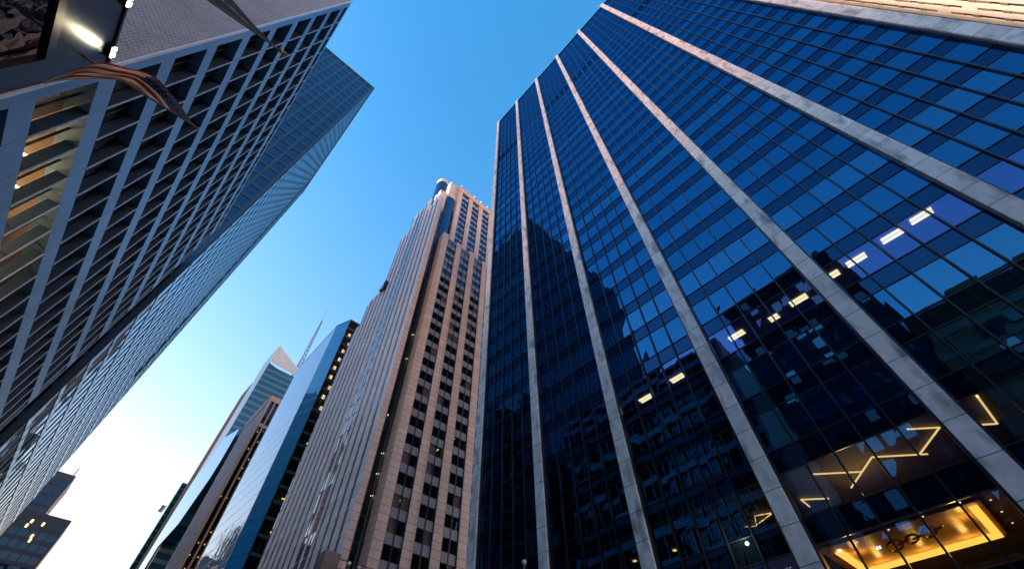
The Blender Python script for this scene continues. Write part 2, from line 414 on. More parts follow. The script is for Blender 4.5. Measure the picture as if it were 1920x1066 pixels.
def brick(name, c1, c2, mortar, sc_, bw=.5, rh=.25):
    m, n, out = new_mat(name); K = n.links.new
    b = n.nodes.new('ShaderNodeBsdfPrincipled'); K(b.outputs[0], out.inputs[0]); b.inputs['Roughness'].default_value = .75
    g = n.nodes.new('ShaderNodeNewGeometry'); s = n.nodes.new('ShaderNodeSeparateXYZ'); c = n.nodes.new('ShaderNodeCombineXYZ')
    K(g.outputs['Position'], s.inputs[0]); K(s.outputs[0], c.inputs[0]); K(s.outputs[2], c.inputs[1])
    t = n.nodes.new('ShaderNodeTexBrick'); K(c.outputs[0], t.inputs['Vector'])
    t.inputs['Color1'].default_value = (*c1, 1); t.inputs['Color2'].default_value = (*c2, 1); t.inputs['Mortar'].default_value = (*mortar, 1)
    t.inputs['Scale'].default_value = sc_; t.inputs['Mortar Size'].default_value = .03; t.inputs['Brick Width'].default_value = bw; t.inputs['Row Height'].default_value = rh
    no = n.nodes.new('ShaderNodeTexNoise'); no.inputs['Scale'].default_value = .4; K(g.outputs['Position'], no.inputs['Vector'])
    mr = n.nodes.new('ShaderNodeMapRange'); mr.inputs[3].default_value = .75; mr.inputs[4].default_value = 1.25; K(no.outputs['Fac'], mr.inputs[0])
    v = n.nodes.new('ShaderNodeVectorMath'); v.operation = 'SCALE'; K(t.outputs['Color'], v.inputs[0]); K(mr.outputs[0], v.inputs['Scale'])
    K(v.outputs[0], b.inputs['Base Color']); return m
mb = MB(); mb.box(XL-60, XL-.02, LB-.02, LB+.1, 0, ZL+.0); mb.build('brick_wall', brick('grey_brick', (.30, .35, .46), (.14, .20, .36), (.42, .52, .66), 1.0, .30, .16), L)
# lit ceilings in the first floors by the corner
for i, z in ((3, bands[4]), (4, bands[5])):
    pass
for y, z in [(16.0, bands[5]), (17.2, bands[5]), (19.6, bands[5]), (21.0, bands[5]), (21.6, bands[5]), (23.2, bands[5])]:
    mb = MB(); mb.box(XL-3.2, XL-1.6, y-.06, y+.06, z+.02, z+.09); mb.build('ceiling_light', LAMP, L)
for (y, z, e) in [(24.0, 19.2, 60), (21.0, 19.2, 55), (18.4, 19.2, 16)]:
    ld = bpy.data.lights.new('office_lamp', 'POINT'); ld.energy = e; ld.color = (1, .56, .24); ld.shadow_soft_size = .3
    lo = bpy.data.objects.new('office_lamp', ld); COL.objects.link(lo); lo.location = (XL-3.2, y, z+.8)

# ================================================================== 3. low dark polished building with the flagpoles
N = thing('polished_metal_building', 'low building of dark polished metal panels with black framed windows behind the flags', 'building')
DARKP = pmat('polished_dark_panel', (.03, .042, .065), .28, .85, noise=.18, nscale=.6, joints=[(1, (1.9, .4), .02, .9)], bump=.15)
ZN = 21.6
mb = MB(); mb.box(-45, XL, -60, LB-.06, 18.7, ZN); mb.box(-45, XL, 13.35, LB-.06, 0, 18.7); mb.box(-45, XL-.3, -60, 13.35, 0, 18.7); mb.build('wall', DARKP, N)
mb = MB(); mb.box(-45, XL+.06, -60, LB-.06, ZN, ZN+.12); mb.build('coping', pmat('black_coping', (.01, .01, .012), .5), N)
BLK = pmat('black_frame', (.008, .008, .009), .4)
for y in (13.35, 9.0, 4.65):
    f = MB(); f.box(XL-.28, XL+.03, y-.28, y-.003, 11, 18.697); f.box(XL-.28, XL+.03, y-4.35, y-.28, 18.35, 18.697); f.box(XL-.28, XL+.03, y-4.35, y-4.05, 11, 18.35)
    fo = f.build('window', BLK, N)
    p = MB(); p.quad([(XL-.1, y-4.05, 11), (XL-.1, y-.28, 11), (XL-.1, y-.28, 18.35), (XL-.1, y-4.05, 18.35)])
    p.build('pane', glass('lobby_glass', (.9, .92, 1), 2.2, wav=.012, wscale=1.2), fo)
# floodlights on the coping
for i, (y, lab) in enumerate([(13.3, 'bright floodlight at the corner of the dark coping above the flag'), (10.9, 'floodlight at the top edge of the picture on the dark coping')]):
    fl = thing('floodlight', lab, 'floodlight', 'floodlights along the coping')
    mb = MB(); mb.box(XL+.02, XL+.16, y-.28, y+.28, ZN-.30, ZN-.02); mb.build('housing', BLK, fl)
    mb = MB(); mb.tube((XL-.0, y, ZN-.12), (XL+.02, y, ZN-.12), .04); mb.build('bracket', CHROME, fl)
    mb = MB()
    for a in (-.14, .14):
        for b in (-.22, -.08): mb.box(XL+.16, XL+.20, y+a-.08, y+a+.08, ZN+b-.04, ZN+b+.04)
    mb.build('lens', emis('flood_lens', (1, .86, .5), 5), fl)
    ld = bpy.data.lights.new('flood_beam', 'SPOT'); ld.energy = 30; ld.color = (1, .84, .5); ld.spot_size = math.radians(85); ld.spot_blend = .8; ld.shadow_soft_size = .1
    lo = bpy.data.objects.new('flood_beam', ld); COL.objects.link(lo); lo.location = (XL+.55, y, ZN-.25)
    lo.rotation_euler = Vector((-.4, -.75, -1)).to_track_quat('-Z', 'Y').to_euler()

# ================================================================== 4. flags
def flag_mat(stripes=True):
    m, n, out = new_mat('flag_cloth' if stripes else 'teal_flag_cloth'); K = n.links.new
    b = n.nodes.new('ShaderNodeBsdfPrincipled'); b.inputs['Roughness'].default_value = .7
    tl = n.nodes.new('ShaderNodeBsdfTranslucent'); mx = n.nodes.new('ShaderNodeMixShader'); mx.inputs[0].default_value = .3
    K(b.outputs[0], mx.inputs[1]); K(tl.outputs[0], mx.inputs[2]); K(mx.outputs[0], out.inputs[0])
    uv = n.nodes.new('ShaderNodeUVMap'); uv.uv_map = 'UVMap'; s = n.nodes.new('ShaderNodeSeparateXYZ'); K(uv.outputs[0], s.inputs[0])
    def math_(op, a, bb=None):
        q = n.nodes.new('ShaderNodeMath'); q.operation = op
        for i, v in enumerate((a, bb)):
            if v is None: continue
            if isinstance(v, (int, float)): q.inputs[i].default_value = v
            else: K(v, q.inputs[i])
        return q.outputs[0]
    def mixc(f, a, c):
        q = n.nodes.new('ShaderNodeMixRGB'); K(f, q.inputs[0])
        for i, v in ((1, a), (2, c)):
            if isinstance(v, tuple): q.inputs[i].default_value = (*v, 1)
            else: K(v, q.inputs[i])
        return q.outputs[0]
    u, v = s.outputs[0], s.outputs[1]
    if stripes:
        st = math_('LESS_THAN', math_('MODULO', math_('MULTIPLY', v, 13), 2), 1)
        base = mixc(st, (.60, .55, .44), (.27, .025, .02))
        can = math_('MULTIPLY', math_('LESS_THAN', u, .4), math_('GREATER_THAN', v, 6/13))
        fu = math_('SUBTRACT', math_('FRACT', math_('MULTIPLY', u, 20)), .5); fv = math_('SUBTRACT', math_('FRACT', math_('MULTIPLY', v, 14)), .5)
        d = math_('ADD', math_('MULTIPLY', fu, fu), math_('MULTIPLY', fv, fv))
        cc = mixc(math_('LESS_THAN', d, .025), (.008, .014, .05), (.16, .18, .24))
        base = mixc(can, base, cc)
    else:
        no = n.nodes.new('ShaderNodeTexNoise'); no.inputs['Scale'].default_value = 9; K(uv.outputs[0], no.inputs['Vector'])
        em = math_('MULTIPLY', math_('GREATER_THAN', no.outputs['Fac'], .5), math_('MULTIPLY', math_('GREATER_THAN', u, .3), math_('MULTIPLY', math_('GREATER_THAN', v, .3), math_('LESS_THAN', v, .55))))
        base = mixc(em, (.01, .035, .05), (.45, .28, .08))
    K(base, b.inputs['Base Color']); K(base, tl.inputs['Color'])
    return m
def curve(pts, t):
    n = len(pts)-1; x = t*n; i = min(int(x), n-1); f = x-i
    P = [pts[max(i-1,0)], pts[i], pts[i+1], pts[min(i+2,n)]]
    return tuple(.5*((2*P[1][k]) + (-P[0][k]+P[2][k])*f + (2*P[0][k]-5*P[1][k]+4*P[2][k]-P[3][k])*f*f + (-P[0][k]+3*P[1][k]-3*P[2][k]+P[3][k])*f**3) for k in range(len(P[0])))
def flag(name, lo_c, up_c, mat, parent, folds=5, amp=.10, nu=90, nv=36):
    """cloth between two edge curves given as world points; rippled across"""
    me = bpy.data.meshes.new(name); vs = []; fs = []; uvs = []
    for i in range(nu+1):
        a = Vector(curve(lo_c, i/nu)); b = Vector(curve(up_c, i/nu))
        for j in range(nv+1):
            t = j/nv; p = a.lerp(b, t)
            h = math.sin(t*math.pi*folds + i*.05)*amp*min(1, i/14)*math.sin(math.pi*min(1, t*1.0))*.9
            p += Vector((.15, -1, .25))*h
            vs.append(tuple(p)); uvs.append((i/nu, t))
    for i in range(nu):
        for j in range(nv):
            k = i*(nv+1)+j; fs.append((k, k+nv+1, k+nv+2, k+1))
    me.from_pydata(vs, [], fs); me.shade_smooth(); me.materials.append(mat)
    ul = me.uv_layers.new(name='UVMap')
    for lp in me.loops: ul.data[lp.index].uv = uvs[lp.vertex_index]
    o = bpy.data.objects.new(name, me); COL.objects.link(o); o.parent = parent; return o
def W3(px, py, y): d = ray(px, py); return tuple(CAM + d*(y/d.y))
polem = pmat('flagpole_metal', (.12, .10, .09), .35, .6)
F1 = thing('flag', 'red and white striped flag with starry blue corner, billowing over the dark panels', 'flag')
tip = Vector(W3(371, 241, 14.6)); root = Vector((XL, 13.45, 20.3))
tip2 = Vector(W3(534, 101, 9.3))
mb = MB(); mb.tube(root, tip, .05, 10, .035); mb.build('flagpole', polem, F1)
mb = MB(); mb.ball(tip, .07); mb.build('finial', brass, F1)
lo_c = [W3(283,186,14.3), W3(255,165,14.1), W3(222,151,13.7), W3(160,148,13.4), W3(120,151,13.6), W3(84,157,13.5)]
up_c = [W3(366,238,14.58), W3(330,187,14.3), W3(290,144,13.7), W3(240,128,13.4), W3(180,118,13.1), W3(84,154,13.4)]
flag('cloth', lo_c, up_c, flag_mat(), F1, 5, .09)
F2 = thing('flag', 'dark teal flag with gold lettering hanging off a pole in front of the brick wall', 'flag')
dirp = Vector((3.7, .9, 1.6))
mid = Vector(W3(390, 0, 8.6)); dd = (tip2-mid); root2 = mid - dd*1.0
mb = MB(); mb.tube(root2, tip2, .05, 10, .035); mb.build('flagpole', polem, F2)
mb = MB(); mb.ball(tip2, .08); mb.tube(tip2-dd*.08, tip2-dd*.03, .1, 8); mb.build('finial', brass, F2)
a0 = tip2 - dd*.1
lo_c = [tuple(tip2-dd*.12), tuple(tip2-dd*.6), tuple(tip2-dd*1.1), tuple(tip2-dd*1.5)]
up_c = [tuple(tip2-dd*.10), W3(478,48,9.0), W3(436,0,8.7), W3(395,-45,8.4)]
flag('cloth', up_c, lo_c, flag_mat(False), F2, 3, .05)

# ================================================================== 5. glass tower behind the banded block
B = thing('lattice_glass_tower', 'tall dark blue glass tower with a gridded end wall behind the banded block', 'building')
TG = glass('tower_glass', (.45, .72, 1), 1.9, back=(.004, .008, .018), wav=.02, wscale=.5)
TG2 = glass('tower_side_glass', (.85, .97, 1), 2.6, back=(.006, .012, .02), wav=.012, wscale=.4)
GRID = pmat('grid_metal', (.03, .07, .12), .35, .5)
X2 = -10.0; YA, YB = 57.5, 110.8; Z2 = 159.8; XF = -68
W = Windows(B, jitter=.004)
wl = MB()
nf = 40; fh = (Z2-1.5-4)/nf
for k in range(nf+1):
    z = 4 + fh*k; wl.box(XF, X2-.4, YA-.10, YA+.05, z-.42, z+.42)
wl.build('spandrel_band', GRID, B)
wl = MB()
for k in range(nf+1):
    z = 4 + fh*k; wl.box(X2-.06, X2+.06, YA, YB, z-.35, z+.35)
wl.build('spandrel_band', pmat('steel_band', (.22, .34, .45), .2, .8), B)
wl = MB()
nx = 23
for c in range(nx+1):
    x = X2-.4 - 2.5*c; wl.box(x-.28, x+.28, YA-.17, YA-.02, 0, Z2)
wl.build('mullion', GRID, B)
wl = MB(); ny = 22; py_ = (YB-YA)/ny
for c in range(ny+1):
    y = YA + py_*c; wl.box(X2-.02, X2+.08, y-.07, y+.07, 0, Z2)
wl.build('mullion', pmat('side_mullion', (.05, .09, .14), .3, .5), B)
for k in range(nf):
    z = 4 + fh*k
    for c in range(nx-1): W.y(YA, X2-.4-2.5*(c+1)+.28, X2-.4-2.5*c-.28, z+.42, z+fh-.42, TG)
    for c in range(ny): W.x(X2-.0, YA+py_*c+.09, YA+py_*(c+1)-.09, z+.35, z+fh-.35, TG2)
W.done()
mb = MB(); mb.box(XF, X2-.08, YA+.08, YB, 0, Z2-.5); mb.build('core_wall', INNER, B)
mb = MB(); mb.box(XF-.1, X2+.18, YA-.2, YB+.1, Z2-.5, Z2+.1); mb.build('roof', GRID, B)
mb = MB(); mb.box(X2+.06, X2+.2, YB-9.5, YB-9.1, 60, Z2-1); mb.build('downpipe', BLK, B)

# ================================================================== 6. pink granite tower
P = thing('pink_granite_tower', 'stepped pink granite tower with close set piers on its street side', 'building')
PINK = pmat('pink_granite', (.70, .58, .53), .6, noise=.10, nscale=2.5, joints=[(2, (1.31, .2), .07, .8), (0, (1.95, .3), .04, .3)])
PINKW = pmat('pier_stone', (.80, .78, .78), .45, noise=.08, nscale=2, joints=[(2, (1.96, .2), .07, .6)])
GREYS = pmat('grey_spandrel', (.24, .25, .31), .5, noise=.08, nscale=1)
PG = glass('granite_tower_glass', (.40, .66, 1), 1.65, see=.25, wav=.03, wscale=.6)
PG2 = glass('blind_glass', (.40, .66, 1), 1.65, back=(.13, .12, .115), wav=.03, wscale=.6)
PGB = glass('blue_bay_glass', (.35, .65, 1), 2.1, back=(.004, .01, .02), wav=.02)
XP, YP1, YP2, XA = 28.0, 65.7, 66.0, 32.5
W = Windows(P, jitter=.012)
FH = 3.92
def south(x0, n, ya, z0, z1, gmat, spm, parapet=1.2, wh=2.25):
    """bay wall facing the viewer: piers 1.95 wide every 5.44, paired windows between"""
    pm = MB(); fm = MB()
    for i in range(n+1):
        x = x0 + 5.44*i; pm.box(x, x+1.95, ya, ya+1.2, 0 if z0 < 5 else z0, z1+parapet*(1.2 if i % 2 == 0 else .9))
        if i < n:
            fm.box(x+3.6, x+3.8, ya+.18, ya+.4, z0, z1-.6); fm.box(x+1.95, x+2.07, ya+.12, ya+.4, z0, z1-.6); fm.box(x+5.32, x+5.44, ya+.12, ya+.4, z0, z1-.6)
            z = 73.4 - 18*FH
            while z < z1:
                if z-2.3 > z0:
                    if i == 0: sm = MB(); sm.box(x0+1, x0+5.44*n+1, ya+.25, ya+.44, z-.0, min(z+FH-wh, z1+.5)); sm.build('spandrel', spm, P)
                    for a, b in ((1.95, 3.6), (3.8, 5.44)):
                        W.y(ya+.45, x+a, x+b, z-wh, z, gmat if random.random() < .8 or gmat is PGB else PG2)
                z += FH
    pm.build('pier', PINK, P); fm.build('window_frame', CHROME, P)
south(XA, 4, YP2, 0, 121, PG, GREYS, 1.5)
south(37.0, 4, YP2+4.3, 121, 166, PGB, PINK, 2.0, 3.15)
# cores
mb = MB(); mb.box(XA+.3, 62, YP2+2.2, 110, 0, 120.8); mb.box(XP+2.2, XA+.3, YP1+4.4, 103.5, 0, 112); mb.box(37.4, 62, YP2+5.6, 92, 120.8, 166.5); mb.build('core_wall', INNER, P)
# crown
mb = MB(); mb.box(36.9, 60, YP2+4.1, YP2+5.5, 167.5, 171)
for i in range(6): mb.box(37.4+3.6*i, 38.2+3.6*i, YP2+3.9, YP2+5, 171, 172.2)
mb.box(36.9, 38, YP2+5.5, 92, 167.5, 171); mb.build('crown', PINK, P)
# notch beside the corner: south facing side pier, set back glass
mb = MB(); mb.box(XP+.02, XP+1.25, YP1-.02, YP1+1.2, 0, 141.9); mb.build('pier', PINK, P)
mb = MB(); mb.box(XA, XA+.6, YP2+1.2, YP2+4.5, 0, 122.5); mb.build('pier', PINK, P)
nf_ = MB()
z = 2.8
while z < 140:
    nf_.box(XP+1.2, XA+.1, YP1+2.95, YP1+3.1, z-.12, z+.12)
    for (a, b) in ((XP+1.25, XP+2.6), (XP+2.75, XP+3.7), (XP+3.85, XA)): W.y(YP1+3.1, a, b, z+.12, z+FH-.12, PG)
    z += FH
for x in (XP+2.67, XP+3.77): nf_.tube((x, YP1+2.85, 0), (x, YP1+2.85, 141), .11, 8)
nf_.build('window_frame', CHROME, P)
# rounded blue bay higher up
def drum(cx_, cy_, r, z0, z1, a0, a1, n, mat, name):
    st = MB()
    for i in range(n):
        t0 = math.radians(a0+(a1-a0)*i/n); t1 = math.radians(a0+(a1-a0)*(i+1)/n)
        p0 = (cx_+r*math.cos(t0), cy_+r*math.sin(t0)); p1 = (cx_+r*math.cos(t1), cy_+r*math.sin(t1))
        z = z0
        while z < z1-.1:
            zz = min(z+FH, z1)
            W.add([(p0[0], p0[1], z+.3), (p1[0], p1[1], z+.3), (p1[0], p1[1], zz), (p0[0], p0[1], zz)], mat)
            st.quad([(p0[0], p0[1], z), (p1[0], p1[1], z), (p1[0], p1[1], z+.3), (p0[0], p0[1], z+.3)]); z += FH
        st.tube((p0[0], p0[1], z0), (p0[0], p0[1], z1), .07, 5)
    st.build(name, GRID, P)
def cap(cx_, cy_, r, z0, z1):
    mb = MB(); mb.prism([(cx_+r*math.cos(math.radians(a)), cy_+r*math.sin(math.radians(a))) for a in range(0, 360, 20)], z0, z1, 2); mb.build('bay_cap', PINK, P)
drum(34.6, 72.9, 2.5, 118, 157, 160, 380, 11, PGB, 'bay_frame'); cap(34.6, 72.9, 2.62, 157, 159.2)
drum(32.2, 77.5, 2.4, 140, 176, 130, 330, 9, PGB, 'bay_frame'); cap(32.2, 77.5, 2.5, 176, 178.5)
mb = MB(); mb.box(30.1, 31.9, 70.0, 72.5, 100, 156.5); mb.build('pier', PINK, P)
mb = MB(); mb.box(33.1, 37.2, 71.5, 90, 150, 172); mb.box(32, 60, 84, 96, 120, 158); mb.build('upper_wall', PINK, P)
# street side piers with slots of glass, tops stepping down away from the viewer
def streetface(xp, ya, yb, n, z1f, name='pier', z0=0, wd=1.7, dep=.10):
    s = (yb-ya)/n
    for i in range(n):
        y = ya + s*i; zt = z1f(y); w_ = wd if i not in (4, 5) else .7
        mb = MB(); mb.box(xp, xp+dep+.5, y, y+w_, z0, zt+1.6); mb.build(name, PINKW, P)
        mb = MB(); m_ = y + w_ + (s-w_)*.5; mb.box(xp+.04, xp+dep+.02, m_-.07, m_+.07, z0, zt); mb.box(xp+.05, xp+dep+.02, y+w_, y+w_+.14, z0, zt); mb.build('mullion', GRID, P)
        z = max(3, z0)
        while z < zt-1:
            W.x(xp+dep, y+w_+.12, m_-.09, z, min(z+FH-.5, zt), PGS); W.x(xp+dep, m_+.09, y+s, z, min(z+FH-.5, zt), PGS)
            z += FH
        sm.box(xp+dep+.05, xp+dep+.3, y+w_, y+s, z0, zt)
PGS = glass('street_slot_glass', (.85, .95, 1), 2.3, back=(.01, .015, .02), wav=.02)
sm = MB()
def tier(y):
    if y < 73: return 143
    if y < 85: return 152
    if y < 91.4: return 143.5
    return 111.5 if y < 100.5 else 101
streetface(XP, YP1+.0, 103.6, 13, tier)
streetface(XP+2.1, 72.6, 95, 8, lambda y: 160 if y < 79 else 154, z0=112)
sm.build('slot_backing', GREYS, P)
for y, z, s in ((88.5, 112.5, 1.6),):
    mb = MB(); mb.prism([(y, z-3), (y+3.2, z-1.5), (y+.2, z+1.6)], XP-.9, XP+.1); mb.build('louvre', BLK, P)
mb = MB(); mb.box(30.6, 31.1, 79, 79.4, 150, 183); mb.build('roof_mast', GREYS, P)
rr = random.Random(11)
for i in range(22):
    b = rr.randrange(4); fl = rr.randrange(3, 20 if i < 26 else 29); x = XA + 5.44*b + rr.choice((2.2, 2.5, 4.1, 4.4)); z = 73.4 + FH*(fl-18) - .15
    mb = MB(); mb.box(x, x+.2, YP2+.7, YP2+1.5, z-.10, z-.02); mb.build('ceiling_light', LAMP, P)
for i in range(16):
    z = 2.8 + FH*rr.randrange(5, 24); x = XP + rr.choice((1.6, 2.0, 3.0, 4.0))
    mb = MB(); mb.box(x, x+.3, YP1+3.3, YP1+3.8, z-.20, z-.14); mb.build('ceiling_light', LAMP, P)
W.done()

# ================================================================== 7. podium, pier and railing in front of the granite tower
D = thing('stone_podium', 'small brown stone block with a thin railing before the granite tower', 'building')
STONE = pmat('brown_stone', (.24, .19, .17), .8, noise=.15, nscale=2, joints=[(2, 1.2, .03, .5)])
yq = 58.0
a = Vector(W3(612, 1029, yq)); b = Vector(W3(641, 1037, yq)); c = Vector(W3(598, 1036, yq+1.2))
mb = MB(); mb.box(a.x, b.x, yq, yq+1.6, 0, a.z); mb.build('pier', STONE, D)
mb = MB(); mb.box(b.x, b.x+9, yq+.4, yq+3, 0, a.z-3.2); mb.build('wall', STONE, D)
mb = MB(); mb.tube((b.x, yq+.1, a.z-.55), (b.x+9, yq+.1, a.z-.5), .05, 6); mb.tube((b.x, yq+.1, a.z-1.5), (b.x+9, yq+.1, a.z-1.5), .03, 6)
for i in range(8): mb.tube((b.x+.3+1.2*i, yq+.1, a.z-3.2), (b.x+.3+1.2*i, yq+.1, a.z-.5), .03, 6)
mb.build('railing', BLK, D)
for px, py, lab in ((655, 1055, 'white globe lamp under the railing, nearer the stone block'), (673, 1063, 'white globe lamp under the railing, farther from the stone block')):
    g_ = thing('globe_lamp', lab, 'lamp', 'globe lamps below the railing')
    p = Vector(W3(px, py, yq-1)); mb = MB(); mb.ball(p, .22); mb.build('globe', pmat('globe_glass', (.7, .74, .8), .2), g_, True)
    mb = MB(); mb.tube((p.x, p.y, 0), (p.x, p.y, p.z-.2), .07, 8); mb.build('post', CHROME, g_)
g_ = thing('street_lamp', 'street lamp with a pale round head in front of the first glass bay', 'lamp')
p = Vector(W3(983, 1053, 18)); mb = MB(); mb.ball(p, .13); mb.build('globe', bpy.data.materials['globe_glass'], g_, True)
mb = MB(); mb.tube((p.x, p.y, 0), (p.x, p.y, p.z-.1), .045, 8); mb.build('post', CHROME, g_)

# ================================================================== 8. angular glass building with chamfered corner
B = thing('chamfered_glass_building', 'glass building with a bright blue chamfered corner and dark brown side', 'building')
CG = glass('pale_street_glass', (.75, .92, 1), 1.6, back=(.34, .46, .56), wav=.03, wscale=.5)
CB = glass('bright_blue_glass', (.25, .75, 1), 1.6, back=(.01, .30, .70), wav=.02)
CD = glass('brown_glass', (.5, .4, .35), 1.5, see=.3, wav=.02)
YC, YD, ZC = 124.5, 155.5, 120.6; CX, CY = 29.2, 118.2
W = Windows(B)
mb = MB(); mb.box(26.99, 27.12, YC-.25, YC+.25, 0, ZC); mb.build('corner_trim', GRID, B)
bm_ = MB()
z = 3.0
while z < ZC-2:
    zz = min(z+3.9, ZC-.6)
    for i in range(8):
        y0 = YC+.25 + (YD-YC)*i/8; y1 = YC+.25+(YD-YC)*(i+1)/8-.06; W.x(27.0, y0, min(y1, YD), z+.3, zz, CG)
    for i in range(4):
        p0 = Vector((27, YC-.25)).lerp(Vector((CX, CY)), i/4); p1 = Vector((27, YC-.25)).lerp(Vector((CX, CY)), (i+1)/4)
        W.add([(p0.x, p0.y, z+.35), (p1.x, p1.y, z+.35), (p1.x, p1.y, zz), (p0.x, p0.y, zz)], CB)
    for i in range(5): W.y(CY, CX+.1+1.6*i, CX+1.6*(i+1), z+.5, zz, CD)
    bm_.box(27.01, 27.1, YC+.25, YD, z, z+.3); bm_.box(CX+.1, CX+8, CY-.03, CY+.1, z-.2, z+.5)
    bm_.quad([(27, YC-.25, z), (CX, CY, z), (CX, CY, z+.35), (27, YC-.25, z+.35)])
    z += 3.9
bm_.build('spandrel_band', pmat('teal_band', (.03, .16, .26), .3, .3), B); W.done()
mb = MB(); mb.prism([(27.3, YC), (CX+.3, CY+1.3), (70, CY+1.3), (70, YD), (27.3, YD)], 0, ZC-.7, 2); mb.build('core_wall', INNER, B)
mb = MB(); mb.prism([(26.95, YC-.3), (CX-.02, CY-.1), (70, CY-.1), (70, YD), (26.95, YD)], ZC-.7, ZC, 2); mb.build('roof', GRID, B)
mb = MB(); mb.box(CX+.1, CX+.35, CY-.08, CY+.2, 0, ZC-.75); mb.build('corner_trim', BLK, B)
for i in range(15):
    z = ZC-8-3.9*i if i < 9 else 12+3.9*rr.randrange(16); x = CX+1.0+rr.random()*2
    mb = MB(); mb.box(x, x+.9, CY+.4, CY+.8, z+.3, z+1.9 if i < 9 else z+.5); mb.build('lit_room', emis('lit_room', (1, .62, .34), .35) if i < 9 else LAMP2, B)

# ================================================================== 9. brown stone tower with dark window slots
B = thing('brown_stone_tower', 'slim brown stone tower with two tall dark window slots and ribbed street side', 'building')
TAN = pmat('tan_stone', (.50, .38, .31), .7, noise=.1, nscale=1)
SL = glass('slot_glass', (.4, .55, .8), 1.6, see=.25)
YS, YT, ZS = 182.0, 208.5, 121.8
W = Windows(B)
mb = MB(); mb.box(26.9, 27.9, YS, YS+1.2, 0, ZS); mb.box(29.35, 29.95, YS, YS+1.0, 0, ZS-1); mb.box(31.3, 36, YS, YS+1.2, 0, ZS); mb.box(27.9, 31.3, YS+.05, YS+1.1, ZS-2.5, ZS-.02); mb.box(27.9, 31.3, YS+.05, YS+1.1, ZS-15, ZS-13.6); mb.build('wall', TAN, B)
z = 3
while z < ZS-3:
    for a, b in ((27.9, 29.35), (29.95, 31.3)): W.y(YS+.8, a, b, z, z+3.6, SL)
    z += 3.8
fm = MB(); wm = MB()
for i in range(22):
    y = YS+1.2 + (YT-YS-1.2)*i/22; fm.box(26.85, 27.05, y, y+.42, 0, ZS-4)
z = 3
while z < ZS-5:
    fm.box(26.9, 27.02, YS+1.2, YT, z, z+1.3)
    for i in range(22):
        y = YS+1.62 + (YT-YS-1.2)*i/22; W.x(27.04, y, y+.78, z+1.3, z+3.8, SL)
    z += 3.8
fm.build('facade_grid', pmat('grey_grid', (.38, .40, .46), .5), B)
W.done()
mb = MB(); mb.box(27.3, 60, YS+1.6, YT, 0, ZS-1); mb.build('core_wall', INNER, B)
mb = MB(); mb.box(26.7, 27.3, YS+.9, YT, ZS-4, ZS); mb.box(27.3, 60, YS+1.2, YT, ZS-.9, ZS-.1); mb.build('cornice', TAN, B)
for i in range(26):
    x = rr.choice((28.1, 28.7, 30.1, 30.7)); z = 3+3.8*rr.randrange(6, 29)
    mb = MB(); mb.box(x, x+.35, YS+1.1, YS+1.4, z+3.2, z+3.45); mb.build('ceiling_light', LAMP2, B)

# ================================================================== 10. faceted tower with lattice crown and spire
B = thing('faceted_crystal_tower', 'tall faceted glass tower with a white latticed slanting crown and a mast', 'building')
FD = glass('deep_teal_glass', (.45, .75, .95), 1.9, back=(.01, .05, .08), wav=.02)
FL = glass('light_facet_glass', (.65, .85, 1), 2.6, back=(.06, .16, .30), wav=.01)
TEAL = pmat('teal_spandrel', (.07, .16, .22), .3, .3)
YF = 252.0; W = Windows(B)
sm2 = MB(); z = 10; x1 = 44
while z < 186:
    sm2.box(26.8, x1, YF-.06, YF+.2, z, z+1.6)
    for i in range(11): W.y(YF, 26.9+1.55*i, 26.9+1.55*(i+1)-.12, z+1.6, z+4.1, FD)
    z += 4.1
sm2.build('spandrel_band', TEAL, B)
mb = MB(); mb.prism([(26.7, 0), (70, 0), (70, 178), (44, 184), (26.7, 188)], YF+.5, YF+45, 1); mb.build('core_wall', INNER, B)
mb = MB(); mb.box(26.6, 26.72, YF-.02, YF+24, 0, 203); mb.build('side_wall', TEAL, B)
# white lattice crown: slanting top
cr = MB(); zt = lambda x: 203.0 - (x-26.7)*.60; zb = 188.5
n = 12
for i in range(n+1):
    x = 26.7 + 17.3*i/n; cr.box(x-.16, x+.16, YF-.1, YF+.1, zb - (x-26.7)*.05, zt(x))
for j in range(7):
    f = j/6
    a = (26.7, YF, zb+(zt(26.7)-zb)*f); b = (44, YF, zb-.9+(zt(44)-zb+.9)*f); cr.tube(a, b, .17, 4)
cr.build('crown_lattice', pmat('white_lattice', (.74, .88, .95), .5), B)
mb = MB(); mb.quad([(26.7, YF+.3, zb), (44, YF+.3, zb-.9), (44, YF+.3, zt(44)), (26.7, YF+.3, zt(26.7))]); mb.build('crown_screen', pmat('frosted_screen', (.50, .70, .88), .5), B)
# street side crystal facets, solid wedges
f3 = [(215, 121.5), (248.6, 132.9), (256.9, 121.4), (272, 118.4), (277.6, 79.5), (277.6, 60), (270, 60), (257, 74), (255.9, 82.4), (233.5, 84.5), (218.3, 97.8), (215.2, 105)]
mb = MB(); mb.prism([(215.2, 121.5), (248.6, 132.9), (256.9, 121.4), (272, 118.4), (277.6, 79.5), (277.6, 40), (257, 40), (257, 74), (255.9, 82.4), (233.5, 84.5), (218.3, 97.8), (215.2, 105)], 26.3, 31.5)
mb.build('facet', FD, B)
mb = MB(); mb.prism([(215.3, 121.3), (248.6, 132.7), (256.9, 121.3), (271.9, 118.3), (277.5, 79.5), (277.5, 40), (257.1, 40), (257.1, 74.1), (256, 82.5), (233.6, 84.7), (218.4, 97.9), (215.4, 105.1)], 26.1, 26.28)
mb.build('facet', FL, B)
ln_ = MB()
for i in range(10):
    t = i/9; a = Vector((26.05, 216+t*50, 118+ (8 if t < .6 else 0)*t)); b = Vector((26.05, 258+t*19, 42))
    ln_.tube(a, b, .12, 4)
sp2 = MB()
c0 = Vector(W3(561, 684, 272))
def mast(z): return Vector((c0.x, 272, z))
